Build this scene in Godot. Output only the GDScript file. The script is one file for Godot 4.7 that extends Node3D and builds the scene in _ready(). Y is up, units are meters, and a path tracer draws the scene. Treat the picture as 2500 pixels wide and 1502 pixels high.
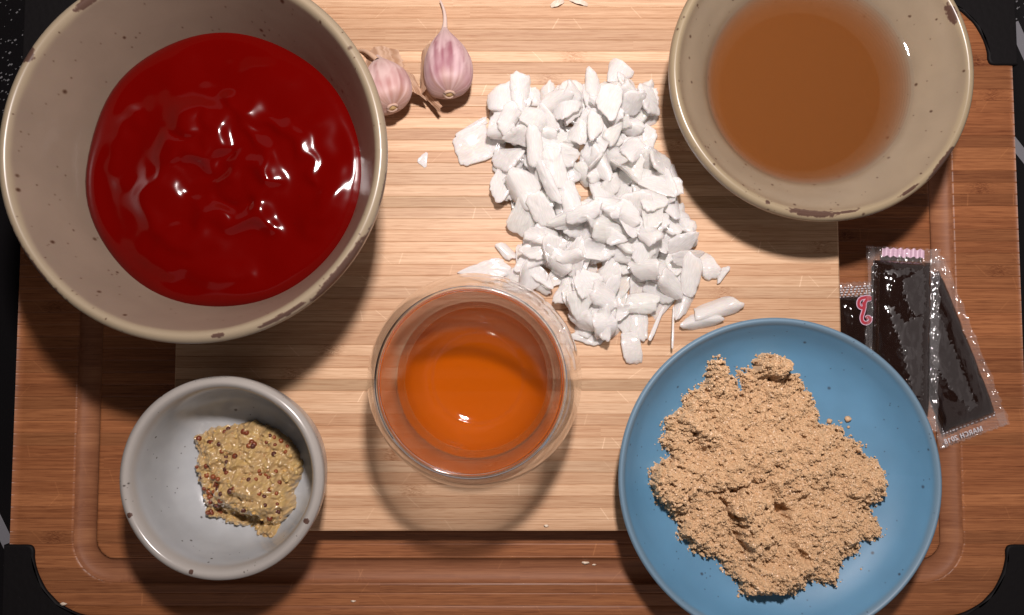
extends Node3D
# Ingredients for a sauce set out on two bamboo boards, seen from above. Metres, y up, y = 0 is the top of the light board.

var rng := RandomNumberGenerator.new()
var used := {}

# ---------------------------------------------------------------- names, things, parts
func numbered(called: String) -> String:
	var k: int = used.get(called, 0)
	used[called] = k + 1
	return called if k == 0 else "%s_%03d" % [called, k]

func tag(o: Node, label: String, category: String, group := "", kind := "") -> Node:
	o.set_meta("label", label)
	if category: o.set_meta("category", category)
	if group: o.set_meta("group", group)
	if kind: o.set_meta("kind", kind)
	return o

func thing(called: String, label: String, category: String, at := Vector3.ZERO, group := "") -> Node3D:
	var o := Node3D.new()
	o.name = numbered(called)
	add_child(o)
	o.position = at
	tag(o, label, category, group)
	return o

func put(mesh: Mesh, called: String, mat: Material, parent: Node, at := Vector3.ZERO, label := "") -> MeshInstance3D:
	var o := MeshInstance3D.new()
	o.name = numbered(called) if parent == self else called
	o.mesh = mesh
	o.material_override = mat
	parent.add_child(o, true)
	o.position = at
	if label: o.set_meta("label", label)
	return o

# ---------------------------------------------------------------- materials
func lin(r: float, g: float, b: float) -> Color:
	return Color(r, g, b).linear_to_srgb()

func matte(c: Color, rough := 0.6, spec := 0.5) -> StandardMaterial3D:
	var m := StandardMaterial3D.new()
	m.albedo_color = c
	m.roughness = rough
	m.metallic_specular = spec
	m.cull_mode = BaseMaterial3D.CULL_DISABLED
	return m

func pane(a := 0.003, rough := 0.02) -> StandardMaterial3D:
	var m := matte(Color(1, 1, 1, a), rough)
	m.transparency = BaseMaterial3D.TRANSPARENCY_ALPHA
	return m

func noise(seed_: int, type := FastNoiseLite.TYPE_SIMPLEX_SMOOTH, octaves := 1) -> FastNoiseLite:
	var n := FastNoiseLite.new()
	n.seed = seed_
	n.noise_type = type
	n.frequency = 1.0
	n.fractal_type = FastNoiseLite.FRACTAL_FBM if octaves > 1 else FastNoiseLite.FRACTAL_NONE
	n.fractal_octaves = octaves
	return n

func relief(seed_: int, freq: float, w := 256, octaves := 3) -> NoiseTexture2D:
	var t := NoiseTexture2D.new()
	t.width = w
	t.height = w
	t.seamless = true
	var n := noise(seed_, FastNoiseLite.TYPE_SIMPLEX_SMOOTH, octaves)
	n.frequency = freq
	t.noise = n
	return t

const ROWS := 12
# Twelve strips of bamboo, one under another: fibres along x, dark dashes, and a node here and there.
func bamboo_image(seed_: int, mid: Vector3, dark: Vector3, dash: float, contrast: float) -> Image:
	var w := 2048
	var each := 40
	var h := ROWS * each
	var bytes := PackedByteArray()
	bytes.resize(w * h * 3)
	var a := noise(seed_)
	var r := RandomNumberGenerator.new()
	r.seed = seed_
	for row in ROWS:
		var tone := r.randf_range(-1.0, 1.0)
		var nicks := []
		for k in 4:
			nicks.append([r.randf() * w, r.randf_range(-1.2, 1.2), r.randf_range(0.1, 0.3)])
		var node_at := r.randf() * w if row % 3 != 1 else -9999.0
		for j in each:
			var y := row * each + j
			for i in w:
				var d := absf(i - node_at)
				d = minf(d, w - d)
				var k := exp(-d * d / 900.0)
				var yy := float(y)
				if k > 0.01:
					yy += k * 4.0 * a.get_noise_2d(i * 0.06, y * 0.08 + 700.0)
				# wraps where the strip is long enough to run past the end: fibres are broken there anyway
				var broad := a.get_noise_2d(i * 0.0016 + row * 31.0, yy * 0.11)
				var fibre := a.get_noise_2d(i * 0.0045 + row * 57.0, yy * 0.42 + 90.0)
				var fine := a.get_noise_2d(i * 0.012 + row * 11.0, yy * 0.95 + 300.0)
				var dd := a.get_noise_2d(i * 0.011 + row * 77.0, yy * 0.62 + 500.0)
				var t := 0.42 + contrast * (0.26 * tone + 0.22 * broad + 0.25 * fibre + 0.16 * fine)
				if dd > 0.45:
					t += dash * (dd - 0.45) * 2.2
				if k > 0.01:
					t += k * (0.22 + 0.5 * a.get_noise_2d(i * 0.05, yy * 0.5 + 40.0))
				for q in nicks:
					if absf(i - q[0] - q[1] * j) < 1.6:
						t -= q[2]
				t = clampf(t, -0.25, 1.25)
				var at := (y * w + i) * 3
				for c in 3:
					bytes[at + c] = int(clampf(mid[c] + (dark[c] - mid[c]) * (t - 0.42) * 1.6, 0.0, 255.0))
	return Image.create_from_data(w, h, false, Image.FORMAT_RGB8, bytes)

func wood(tex: Texture2D, tint: Color, rough: float) -> StandardMaterial3D:
	var m := matte(tint, rough, 0.4)
	m.albedo_texture = tex
	m.heightmap_enabled = true
	m.heightmap_texture = tex
	m.heightmap_scale = 0.008
	return m

# Glaze: base colour with mottling, iron specks, and bare brown clay at the rim where marks = [angle, half width, v, half height] say so.
func glaze_image(seed_: int, base: Vector3, rim: Vector3, profile: Array, rim_w: float, specks: int, big: int, marks: Array, speck := Vector3(62, 42, 30)) -> Image:
	var w := 2048
	var h := 512
	var im := Image.create(w, h, false, Image.FORMAT_RGB8)
	var n := noise(seed_, FastNoiseLite.TYPE_SIMPLEX_SMOOTH, 3)
	var line := smooth(mm(profile))
	var rim_v := 0.0
	var total := 0.0
	var high := 0.0
	for i in line.size() - 1:
		total += line[i].distance_to(line[i + 1])
		if line[i + 1].y > high:
			high = line[i + 1].y
			rim_v = total
	rim_v /= total
	for y in h:
		var v := float(y) / h
		for x in w:
			var a := TAU * x / w
			var p := Vector3(cos(a), sin(a), v * 4.0)
			var m := n.get_noise_3d(p.x * 2.0, p.y * 2.0, p.z * 2.0)
			var c := base * (1.0 + 0.05 * m)
			var k := clampf(1.0 - absf(v - rim_v + 0.006 * m) / rim_w, 0.0, 1.0)
			c = c.lerp(rim, smoothstep(0.0, 0.6, k))
			for q in marks:
				var da = absf(angle_difference(a, q[0])) / q[1]
				var dv = absf(v - rim_v - q[2]) / q[3]
				if da < 1.2 and dv < 1.6:
					var e = 1.0 - da * da - dv * dv * 0.8 + 0.55 * n.get_noise_3d(p.x * 22.0, p.y * 22.0, p.z * 26.0)
					if e > 0.15:
						c = c.lerp(Vector3(72, 50, 42), clampf((e - 0.15) * 5.0, 0.0, 1.0) * 0.9)
			im.set_pixel(x, y, Color8(int(clampf(c.x, 0, 255)), int(clampf(c.y, 0, 255)), int(clampf(c.z, 0, 255))))
	var r := RandomNumberGenerator.new()
	r.seed = seed_
	for k in specks + big:
		var v := sqrt(r.randf()) * 0.62
		var x := r.randi() % w
		var y := int(v * h)
		var size := 0.9 if k < specks else r.randf_range(1.3, 2.2)
		var strong := r.randf_range(0.35, 0.9) if k < specks else r.randf_range(0.7, 1.0)
		var wide := size / maxf(0.25, v / 0.5) # the sheet narrows to the middle of the bowl
		for dy in range(-3, 4):
			for dx in range(-9, 10):
				var f := 1.35 - sqrt(pow(dx / (wide * 1.5), 2) + pow(dy / size, 2))
				if f > 0 and y + dy >= 0 and y + dy < h:
					var at := Vector2i(posmod(x + dx, w), y + dy)
					var o := im.get_pixelv(at)
					im.set_pixelv(at, o.lerp(Color8(int(speck.x), int(speck.y), int(speck.z)), minf(1.0, f) * strong))
	return im

func ceramic(im: Image, rough: float) -> StandardMaterial3D:
	var m := matte(Color.WHITE, rough)
	m.albedo_texture = ImageTexture.create_from_image(im)
	m.heightmap_enabled = true
	m.heightmap_texture = relief(5, 0.03)
	m.heightmap_scale = 0.012
	return m

# ---------------------------------------------------------------- shapes
# A sheet of nu x nv quads through fn(u, v), u and v from 0 to 1.
func sheet(nu: int, nv: int, fn: Callable, flip := false, colour = null) -> ArrayMesh:
	var st := SurfaceTool.new()
	st.begin(Mesh.PRIMITIVE_TRIANGLES)
	for j in nv + 1:
		for i in nu + 1:
			var u := float(i) / nu
			var v := float(j) / nv
			st.set_uv(Vector2(u, v))
			if colour != null:
				st.set_color(colour.call(u, v))
			st.add_vertex(fn.call(u, v))
	for j in nv:
		for i in nu:
			var a := j * (nu + 1) + i
			var b := a + nu + 1
			for k in ([a, b, a + 1, a + 1, b, b + 1] if flip else [a, a + 1, b, a + 1, b + 1, b]):
				st.add_index(k)
	st.generate_normals()
	return st.commit()

# Smooth curve through points.
func smooth(points: PackedVector2Array, each := 5) -> PackedVector2Array:
	var out := PackedVector2Array()
	for i in points.size() - 1:
		var a := points[maxi(i - 1, 0)]
		var d := points[mini(i + 2, points.size() - 1)]
		for k in each:
			out.append(points[i].cubic_interpolate(points[i + 1], a, d, float(k) / each))
	out.append(points[points.size() - 1])
	return out

func mm(list: Array) -> PackedVector2Array:
	var out := PackedVector2Array()
	for i in list.size() / 2:
		out.append(Vector2(list[2 * i], list[2 * i + 1]) * 0.001)
	return out

# A turned pot: profile of (radius, height) in mm from the middle of the inside over the rim to the middle of the underside.
func pot(profile: Array, wobble := 0.006, phase := 0.0, segs := 128, lift := 0.0) -> ArrayMesh:
	var p := smooth(mm(profile))
	var n := p.size() - 1
	var lengths := [0.0]
	for i in n:
		lengths.append(lengths[i] + p[i].distance_to(p[i + 1]))
	var st := SurfaceTool.new()
	st.begin(Mesh.PRIMITIVE_TRIANGLES)
	for j in n + 1:
		for i in segs + 1:
			var a := TAU * i / segs
			var k := 1.0 + wobble * (sin(2 * a + phase) + 0.5 * sin(3 * a + 2 * phase) + 0.25 * sin(7 * a))
			st.set_uv(Vector2(float(i) / segs, lengths[j] / lengths[n]))
			st.add_vertex(Vector3(p[j].x * k * cos(a), p[j].y * (1.0 + lift * sin(2 * a + phase + 1.0)), p[j].x * k * sin(a)))
	for j in n:
		for i in segs:
			var a := j * (segs + 1) + i
			var b := a + segs + 1
			for k in [a, a + 1, b, a + 1, b + 1, b]:
				st.add_index(k)
	st.generate_normals()
	return st.commit()

func inside_radius(profile: Array, y: float) -> float:
	var p := smooth(mm(profile))
	for i in p.size() - 1:
		if p[i + 1].y >= y and p[i].y <= y and p[i + 1].y > p[i].y:
			return lerpf(p[i].x, p[i + 1].x, (y - p[i].y) / (p[i + 1].y - p[i].y))
	return 0.0

func inside_height(profile: PackedVector2Array, r: float) -> float:
	for i in profile.size() - 1:
		if profile[i + 1].x >= r and profile[i].x <= r:
			return lerpf(profile[i].y, profile[i + 1].y, (r - profile[i].x) / maxf(1e-6, profile[i + 1].x - profile[i].x))
	return profile[0].y

func edge_distance(p: Vector2, poly: PackedVector2Array) -> float:
	var best := 1e9
	for i in poly.size():
		best = minf(best, p.distance_squared_to(Geometry2D.get_closest_point_to_segment(p, poly[i], poly[(i + 1) % poly.size()])))
	var d := sqrt(best)
	return d if Geometry2D.is_point_in_polygon(p, poly) else -d

# A heap standing on ground(p) inside an outline: height(p, distance to the edge) above it, on a grid.
func heap(poly: PackedVector2Array, step: float, ground: Callable, height: Callable, origin := Vector3.ZERO, rag := 0.0, seed_ := 1, colour = null) -> ArrayMesh:
	var lo := poly[0]
	var hi := poly[0]
	for p in poly:
		lo = lo.min(p)
		hi = hi.max(p)
	lo -= Vector2.ONE * step * 2
	hi += Vector2.ONE * step * 2
	var nx := int((hi.x - lo.x) / step) + 1
	var nz := int((hi.y - lo.y) / step) + 1
	var n := noise(seed_, FastNoiseLite.TYPE_SIMPLEX_SMOOTH, 3)
	var st := SurfaceTool.new()
	st.begin(Mesh.PRIMITIVE_TRIANGLES)
	var deep := PackedFloat32Array()
	deep.resize((nx + 1) * (nz + 1))
	for j in nz + 1:
		for i in nx + 1:
			var p := lo + Vector2(i, j) * step
			var d := edge_distance(p, poly)
			if rag > 0.0:
				d += rag * n.get_noise_2d(p.x * 450.0, p.y * 450.0)
			deep[j * (nx + 1) + i] = d
			var g: float = ground.call(p)
			var y: float = g + height.call(p, d) if d > 0.0 else g - 0.0006
			st.set_uv(p * 20.0)
			if colour != null:
				st.set_color(colour.call(p, d))
			st.add_vertex(Vector3(p.x, y, p.y) - origin)
	for j in nz:
		for i in nx:
			var a := j * (nx + 1) + i
			var b := a + nx + 1
			if maxf(maxf(deep[a], deep[a + 1]), maxf(deep[b], deep[b + 1])) > 0.0:
				for k in [a, a + 1, b, a + 1, b + 1, b]:
					st.add_index(k)
	st.generate_normals()
	return st.commit()

# A flat outline raised from y0 to y1 with a rounded upper edge.
func slab(poly: PackedVector2Array, y0: float, y1: float, r: float, steps := 4) -> ArrayMesh:
	if Geometry2D.is_polygon_clockwise(poly):
		poly.reverse()
	var n := poly.size()
	var inward := PackedVector2Array()
	for i in n:
		var a := (poly[i] - poly[(i + n - 1) % n]).normalized()
		var b := (poly[(i + 1) % n] - poly[i]).normalized()
		var m := (Vector2(-a.y, a.x) + Vector2(-b.y, b.x))
		inward.append(m / maxf(0.5, m.length_squared() / 2.0))
	var rings := [[0.0, y0], [0.0, y1 - r]]
	for k in range(1, steps + 1):
		var t := PI / 2 * k / steps
		rings.append([r * (1.0 - cos(t)), y1 - r + r * sin(t)])
	var st := SurfaceTool.new()
	st.begin(Mesh.PRIMITIVE_TRIANGLES)
	for ring in rings:
		for i in n:
			var p: Vector2 = poly[i] + inward[i] * ring[0]
			st.set_uv(p * 10.0)
			st.add_vertex(Vector3(p.x, ring[1], p.y))
	for j in rings.size() - 1:
		for i in n:
			var a := j * n + i
			var b := j * n + (i + 1) % n
			for k in [a, a + n, b, b, a + n, b + n]:
				st.add_index(k)
	var top := PackedVector2Array()
	for i in n:
		top.append(poly[i] + inward[i] * r)
	st.generate_normals()
	var mesh := st.commit()
	var lid := SurfaceTool.new() # the flat top keeps its own edge
	lid.begin(Mesh.PRIMITIVE_TRIANGLES)
	for p in top:
		lid.set_normal(Vector3.UP)
		lid.set_uv(p * 10.0)
		lid.add_vertex(Vector3(p.x, y1, p.y))
	for k in Geometry2D.triangulate_polygon(top):
		lid.add_index(k)
	return lid.commit(mesh)

# A round bar along points (with radii).
func bar(points: PackedVector3Array, radii: Array, sides := 10) -> ArrayMesh:
	var n := points.size()
	return sheet(sides, n - 1, func(u: float, v: float) -> Vector3:
		var i := int(round(v * (n - 1)))
		var t := (points[mini(i + 1, n - 1)] - points[maxi(i - 1, 0)]).normalized()
		var s := t.cross(Vector3.UP if absf(t.y) < 0.9 else Vector3.RIGHT).normalized()
		var b := t.cross(s)
		var r: float = radii[i]
		return points[i] + (s * cos(TAU * u) + b * sin(TAU * u)) * r)

func ribbon(path: PackedVector2Array, width: float, y: float) -> ArrayMesh:
	var p := smooth(path, 6)
	var n := p.size()
	var st := SurfaceTool.new()
	st.begin(Mesh.PRIMITIVE_TRIANGLES)
	for i in n:
		var t := (p[mini(i + 1, n - 1)] - p[maxi(i - 1, 0)]).normalized()
		var s := Vector2(-t.y, t.x) * width * (0.5 if i > 1 and i < n - 2 else 0.3)
		st.add_vertex(Vector3(p[i].x + s.x, y, p[i].y + s.y))
		st.add_vertex(Vector3(p[i].x - s.x, y, p[i].y - s.y))
	for i in n - 1:
		for k in [0, 1, 2, 2, 1, 3]:
			st.add_index(2 * i + k)
	st.generate_normals()
	return st.commit()

# ---------------------------------------------------------------- the scene
const BOARD_TOP := -0.012 # of the dark board
const HOB := -0.034

func _ready() -> void:
	rng.seed = 7
	var cam := Camera3D.new()
	cam.name = "camera"
	cam.position = Vector3(0, 0.33, 0)
	cam.rotation_degrees = Vector3(-86.5, 0, 0)
	cam.fov = 41.17
	cam.near = 0.01
	cam.far = 20.0
	add_child(cam)

	var env := Environment.new()
	env.background_mode = Environment.BG_COLOR
	env.background_color = lin(1.0, 0.87, 0.85)
	env.background_energy_multiplier = 0.28
	env.tonemap_mode = Environment.TONE_MAPPER_LINEAR
	env.tonemap_exposure = 1.0
	env.sdfgi_enabled = true
	env.ssao_enabled = true
	env.ssil_enabled = true
	var world := WorldEnvironment.new()
	world.name = "room_air"
	world.environment = env
	add_child(world)

	var lamp := thing("cooker_hood_lamp", "small square white lamp of the cooker hood, out of the picture above the boards", "lamp", Vector3(0.025, 0.40, -0.15))
	var frame := mm([-22, -22, 22, -22, 22, 22, -22, 22])
	put(slab(frame, 0.004, 0.016, 0.002), "housing", matte(lin(0.5, 0.5, 0.5), 0.4), lamp)
	var glow := matte(Color.WHITE)
	glow.emission_enabled = true
	glow.emission = lin(1.0, 0.905, 0.885)
	glow.emission_energy_multiplier = 2.0
	put(slab(mm([-15, -15, 15, -15, 15, 15, -15, 15]), 0.001, 0.0038, 0.0005), "glowing_panel", glow, lamp)
	var light := AreaLight3D.new()
	light.name = "lamp_light"
	light.area_size = Vector2(0.028, 0.028)
	light.light_energy = 0.272
	light.light_color = lin(1.0, 0.905, 0.885)
	light.shadow_enabled = true
	light.rotation_degrees = Vector3(-90, 0, 0)
	lamp.add_child(light)

	var hood := thing("cooker_hood", "dark steel cooker hood above the boards, out of the picture", "cooker hood", Vector3(0, 0.4165, -0.17))
	put(slab(mm([-520, -250, 520, -250, 520, 290, -520, 290]), 0.0, 0.09, 0.004), "hood_body", matte(lin(0.05, 0.05, 0.05), 0.5), hood)
	var side := thing("cupboard_side", "dark side panel of a tall cupboard left of the cooktop, out of the picture", "cupboard", Vector3(-0.55, HOB - 0.006, 0.0))
	put(slab(mm([-20, -400, 0, -400, 0, 400, -20, 400]), 0.0, 0.9, 0.003), "side_panel", matte(lin(0.02, 0.018, 0.018), 0.6), side)
	build_hob()
	build_dark_board()
	build_light_board()
	build_ketchup_bowl()
	build_broth_bowl()
	build_mustard_bowl()
	build_sugar_plate()
	build_glass()
	build_sachets()
	build_garlic()
	build_onion()
	build_scraps()

func build_hob() -> void:
	var o := thing("cooktop", "black glass cooktop with white flecks and pale grey zone lines under the boards", "cooktop", Vector3(0, HOB, 0))
	o.set_meta("kind", "structure")
	put(slab(mm([-450, -300, 450, -300, 450, 300, -450, 300]), -0.006, 0.0, 0.002), "glass_plate", matte(lin(0.006, 0.0055, 0.006), 0.12), o)
	var print_ := matte(lin(0.16, 0.16, 0.175), 0.5)
	for l in [[228, -152, 236, -132, 5], [223, -101, 240, -78, 4.5], [-232, 60, -217, 88, 5]]:
		var a := Vector2(l[0], l[1])
		var b := Vector2(l[2], l[3])
		var s: Vector2 = (b - a).orthogonal().normalized() * l[4] * 0.5
		var q := PackedVector2Array([(a + s) * 0.001, (b + s) * 0.001, (b - s) * 0.001, (a - s) * 0.001])
		put(slab(q, 0.0, 0.0002, 0.00005, 1), "zone_line", print_, o)
	var fleck := BoxMesh.new()
	fleck.size = Vector3(1, 0.25, 1)
	var mmesh := MultiMesh.new()
	mmesh.transform_format = MultiMesh.TRANSFORM_3D
	mmesh.mesh = fleck
	mmesh.instance_count = 1500
	for i in 1500:
		var left := i % 2 == 0
		var x := rng.randf_range(-0.262, -0.2155) if left else rng.randf_range(0.2275, 0.28)
		var z := rng.randf_range(-0.24, -0.105) if left else rng.randf_range(-0.24, -0.148)
		var s := rng.randf_range(0.0003, 0.0009) * rng.randf_range(0.6, 1.0)
		mmesh.set_instance_transform(i, Transform3D(Basis(Vector3.UP, 0.7 + rng.randf_range(-0.3, 0.3)).scaled_local(Vector3(s * 1.5, s, s * 0.8)), Vector3(x, 0.0001, z)))
	var f := MultiMeshInstance3D.new()
	f.name = "printed_flecks"
	f.multimesh = mmesh
	f.material_override = matte(lin(0.13, 0.13, 0.135), 0.6)
	f.set_meta("kind", "stuff")
	o.add_child(f)

# Depth of the juice groove of the dark board at (x, z).
func groove(x: float, z: float) -> float:
	var c := Vector2(x - 0.0026, z + 0.0238)
	var half := Vector2(0.1784, 0.1111)
	var r := 0.013
	var q := c.abs() - half + Vector2(r, r)
	var d := absf(q.max(Vector2.ZERO).length() + minf(maxf(q.x, q.y), 0.0) - r)
	var w := 0.0048
	if d >= w + 0.0006: return 0.0
	if d >= w: return 0.00018 * (1.0 - (d - w) / 0.0006)
	return 0.00018 + 0.0026 * sqrt(1.0 - pow(d / w, 2.0)) 

func build_dark_board() -> void:
	var tex := ImageTexture.create_from_image(bamboo_image(21, Vector3(141, 89, 56), Vector3(99, 54, 31), 0.55, 0.7))
	var tones := []
	for t in [1.0, 0.95, 1.03, 0.9, 0.98]:
		tones.append(wood(tex, Color(t, t * 0.995, t * 0.98), 0.42))
	var o := thing("dark_cutting_board", "large reddish bamboo chopping board with a juice groove and black rubber corners", "cutting board", Vector3(0.0033, BOARD_TOP, -0.0238))
	var n := 56
	var x0 := -0.2102
	var z0 := -0.1402
	var each := 0.2804 / n
	var xs := PackedFloat32Array()
	var x := x0
	while x < -x0 - 1e-6:
		xs.append(x)
		x += 0.0006 if absf(absf(x + 0.0007) - 0.1745) < 0.0135 else 0.004
	xs.append(-x0)
	for i in n:
		var za := z0 + each * i
		var row := float(rng.randi() % ROWS)
		var off := rng.randf()
		var plain := za < -0.122 or za > 0.122
		var use := PackedFloat32Array([x0, x0 + 0.0005, -0.1, 0.0, 0.1, -x0 - 0.0005, -x0]) if plain else xs
		var rows := 3 if plain else 9
		var st := SurfaceTool.new()
		st.begin(Mesh.PRIMITIVE_TRIANGLES)
		var nx := use.size()
		for j in rows + 4:
			var jj := clampi(j - 1, 0, rows + 1)
			var z: float
			if jj <= 1: z = za + (0.0 if jj == 0 else 0.00012)
			elif jj >= rows: z = za + each - (0.0 if jj == rows + 1 else 0.00012)
			else: z = za + each * float(jj - 1) / (rows - 1)
			for k in nx:
				var y := -groove(use[k] + 0.0033, z - 0.0238)
				if jj == 0 or jj == rows + 1: y -= 0.00009
				if k == 0 or k == nx - 1: y -= 0.0005
				if j == 0 or j == rows + 3: y = -0.018
				st.set_uv(Vector2(use[k] / 0.3 + off, (row + 0.04 + 0.92 * (z - za) / each) / ROWS))
				st.add_vertex(Vector3(use[k], y, z))
		for j in rows + 3:
			for k in nx - 1:
				var a := j * nx + k
				for q in [a, a + 1, a + nx, a + 1, a + nx + 1, a + nx]:
					st.add_index(q)
		# the two ends
		for k in [0, nx - 1]:
			var a: int = k
			for j in range(1, rows + 2):
				var b: int = j * nx + k
				for q in ([a, b, b + nx] if k else [a, b + nx, b]):
					st.add_index(q)
		st.generate_normals()
		put(st.commit(), "bamboo_strip", tones[rng.randi() % tones.size()], o)
	# the routed groove: smoother wood, cut across the grain
	var routed := wood(ImageTexture.create_from_image(bamboo_image(22, Vector3(140, 92, 62), Vector3(104, 60, 38), 0.4, 0.7)), Color.WHITE, 0.6)
	routed.heightmap_enabled = false
	routed.uv1_triplanar = true
	routed.uv1_scale = Vector3(3.3, 3.3, 15.0)
	var c := Vector2(-0.0007, 0.0)
	var half := Vector2(0.1784, 0.1111)
	var path := PackedVector2Array()
	for q in [[1, 1, 0], [-1, 1, 1], [-1, -1, 2], [1, -1, 3]]:
		for k in 9:
			var a: float = PI / 2 * (q[2] + k / 8.0)
			path.append(c + Vector2(q[0] * (half.x - 0.013), q[1] * (half.y - 0.013)) + Vector2(cos(a), sin(a)) * 0.013)
		path.append(path[path.size() - 1] + Vector2(-sin(PI / 2 * (q[2] + 1)), cos(PI / 2 * (q[2] + 1))) * 0.05)
	var total := path.size()
	put(sheet(total, 16, func(u: float, v: float) -> Vector3:
		var i := int(round(u * total))
		var p := path[i % total]
		var t := (path[(i + 1) % total] - path[(i + total - 1) % total]).normalized()
		var across := 0.00478 * (2.0 * v - 1.0)
		var w := p + Vector2(t.y, -t.x) * across
		return Vector3(w.x, 0.00009 - groove(w.x + 0.0033, w.y - 0.0238), w.y)), "juice_groove", routed, o)
	var grip := matte(lin(0.004, 0.0032, 0.0036), 0.65, 0.3)
	grip.heightmap_enabled = true
	grip.heightmap_texture = relief(9, 0.12)
	grip.heightmap_scale = 0.01
	var arm := smooth(mm([-1.6, 39.7, 4, 39.8, 9.2, 39.6, 10.9, 37.6, 11.1, 34, 12.6, 28.5, 15.9, 22.2, 18.9, 18.9, 22.2, 15.9, 28.5, 12.6, 34, 11.1, 37.6, 10.9, 39.6, 9.2, 39.8, 4, 39.7, -1.6]), 4)
	var corner := PackedVector2Array()
	for k in 7:
		var a := PI / 2 * k / 6
		corner.append(Vector2(0.0045 - 0.0061 * sin(a), 0.0045 - 0.0061 * cos(a)))
	var poly := arm.duplicate()
	poly.append_array(corner)
	for s in [[1, 1], [-1, 1], [1, -1], [-1, -1]]:
		var p := PackedVector2Array()
		for v in poly:
			p.append(Vector2(s[0] * (x0 + v.x), s[1] * (z0 + v.y)))
		put(slab(p, HOB - BOARD_TOP, 0.0013, 0.0009), "corner_grip", grip, o)

func build_light_board() -> void:
	var tex := ImageTexture.create_from_image(bamboo_image(33, Vector3(192, 154, 120), Vector3(152, 106, 72), 0.45, 0.6))
	var tones := []
	for t in [1.0, 0.97, 1.02, 0.93, 0.99, 0.84]:
		tones.append(wood(tex, Color(t, t * (0.985 if t < 0.9 else 1.0), t * (0.95 if t < 0.9 else 1.0)), 0.5))
	var o := thing("light_cutting_board", "small pale bamboo chopping board lying on the large reddish board", "cutting board", Vector3(-0.00145, 0, -0.054))
	var hx := 0.13415
	var n := 53
	var each := 0.2460 / n
	for i in n:
		var z := 0.123 - each * (i + 0.5)
		var row := float(rng.randi() % ROWS)
		var off := rng.randf()
		var h := each / 2
		var c := 0.00019
		var end := 0.0006
		var st := SurfaceTool.new()
		st.begin(Mesh.PRIMITIVE_TRIANGLES)
		var zs := [-h, -h, -h + c, h - c, h, h]
		var ys := [-0.0119, -0.00022, 0.0, 0.0, -0.00022, -0.0119]
		if i == 0: # the front edge of the board is rounded
			zs = [-h, -h, -h + c, h - 0.0009, h - 0.0003, h]
			ys = [-0.0119, -0.0001, 0.0, 0.0, -0.0003, -0.0119]
		var us := [-hx, -hx + end, -0.05, 0.05, hx - end, hx]
		for j in 6:
			for k in 6:
				var y: float = ys[j] - (0.0005 if k in [0, 5] and j > 0 and j < 5 else 0.0)
				st.set_smooth_group(-1)
				st.set_uv(Vector2(us[k] / 0.3 + off, (row + 0.05 + 0.9 * (zs[j] + h) / each) / ROWS))
				st.add_vertex(Vector3(us[k], y, zs[j]))
		for j in 5:
			for k in 5:
				var a := j * 6 + k
				for q in [a, a + 1, a + 6, a + 1, a + 7, a + 6]:
					st.add_index(q)
		for k in [0, 5]:
			for j in range(1, 5):
				for q in ([k, j * 6 + k, (j + 1) * 6 + k] if k else [k, (j + 1) * 6 + k, j * 6 + k]):
					st.add_index(q)
		st.generate_normals()
		var mat: Material = tones[5] if i in [12, 28] else tones[rng.randi() % 5]
		put(st.commit(), "bamboo_strip", mat, o, Vector3(0, 0, z))

const KETCHUP_BOWL := [0, 6, 16, 6.3, 27, 9.2, 36, 15.5, 43, 25, 47.8, 35.5, 51.7, 47, 55.2, 57, 57.8, 64.3, 58.9, 66.9, 60.2, 68, 61.6, 67.6, 62.6, 66, 62.3, 63, 61, 57, 57.8, 47, 53.9, 35.5, 48, 24, 40.8, 13, 34, 6.5, 31.5, 4, 31, 0, 27.5, 0, 27, 3, 0, 3.2]

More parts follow.
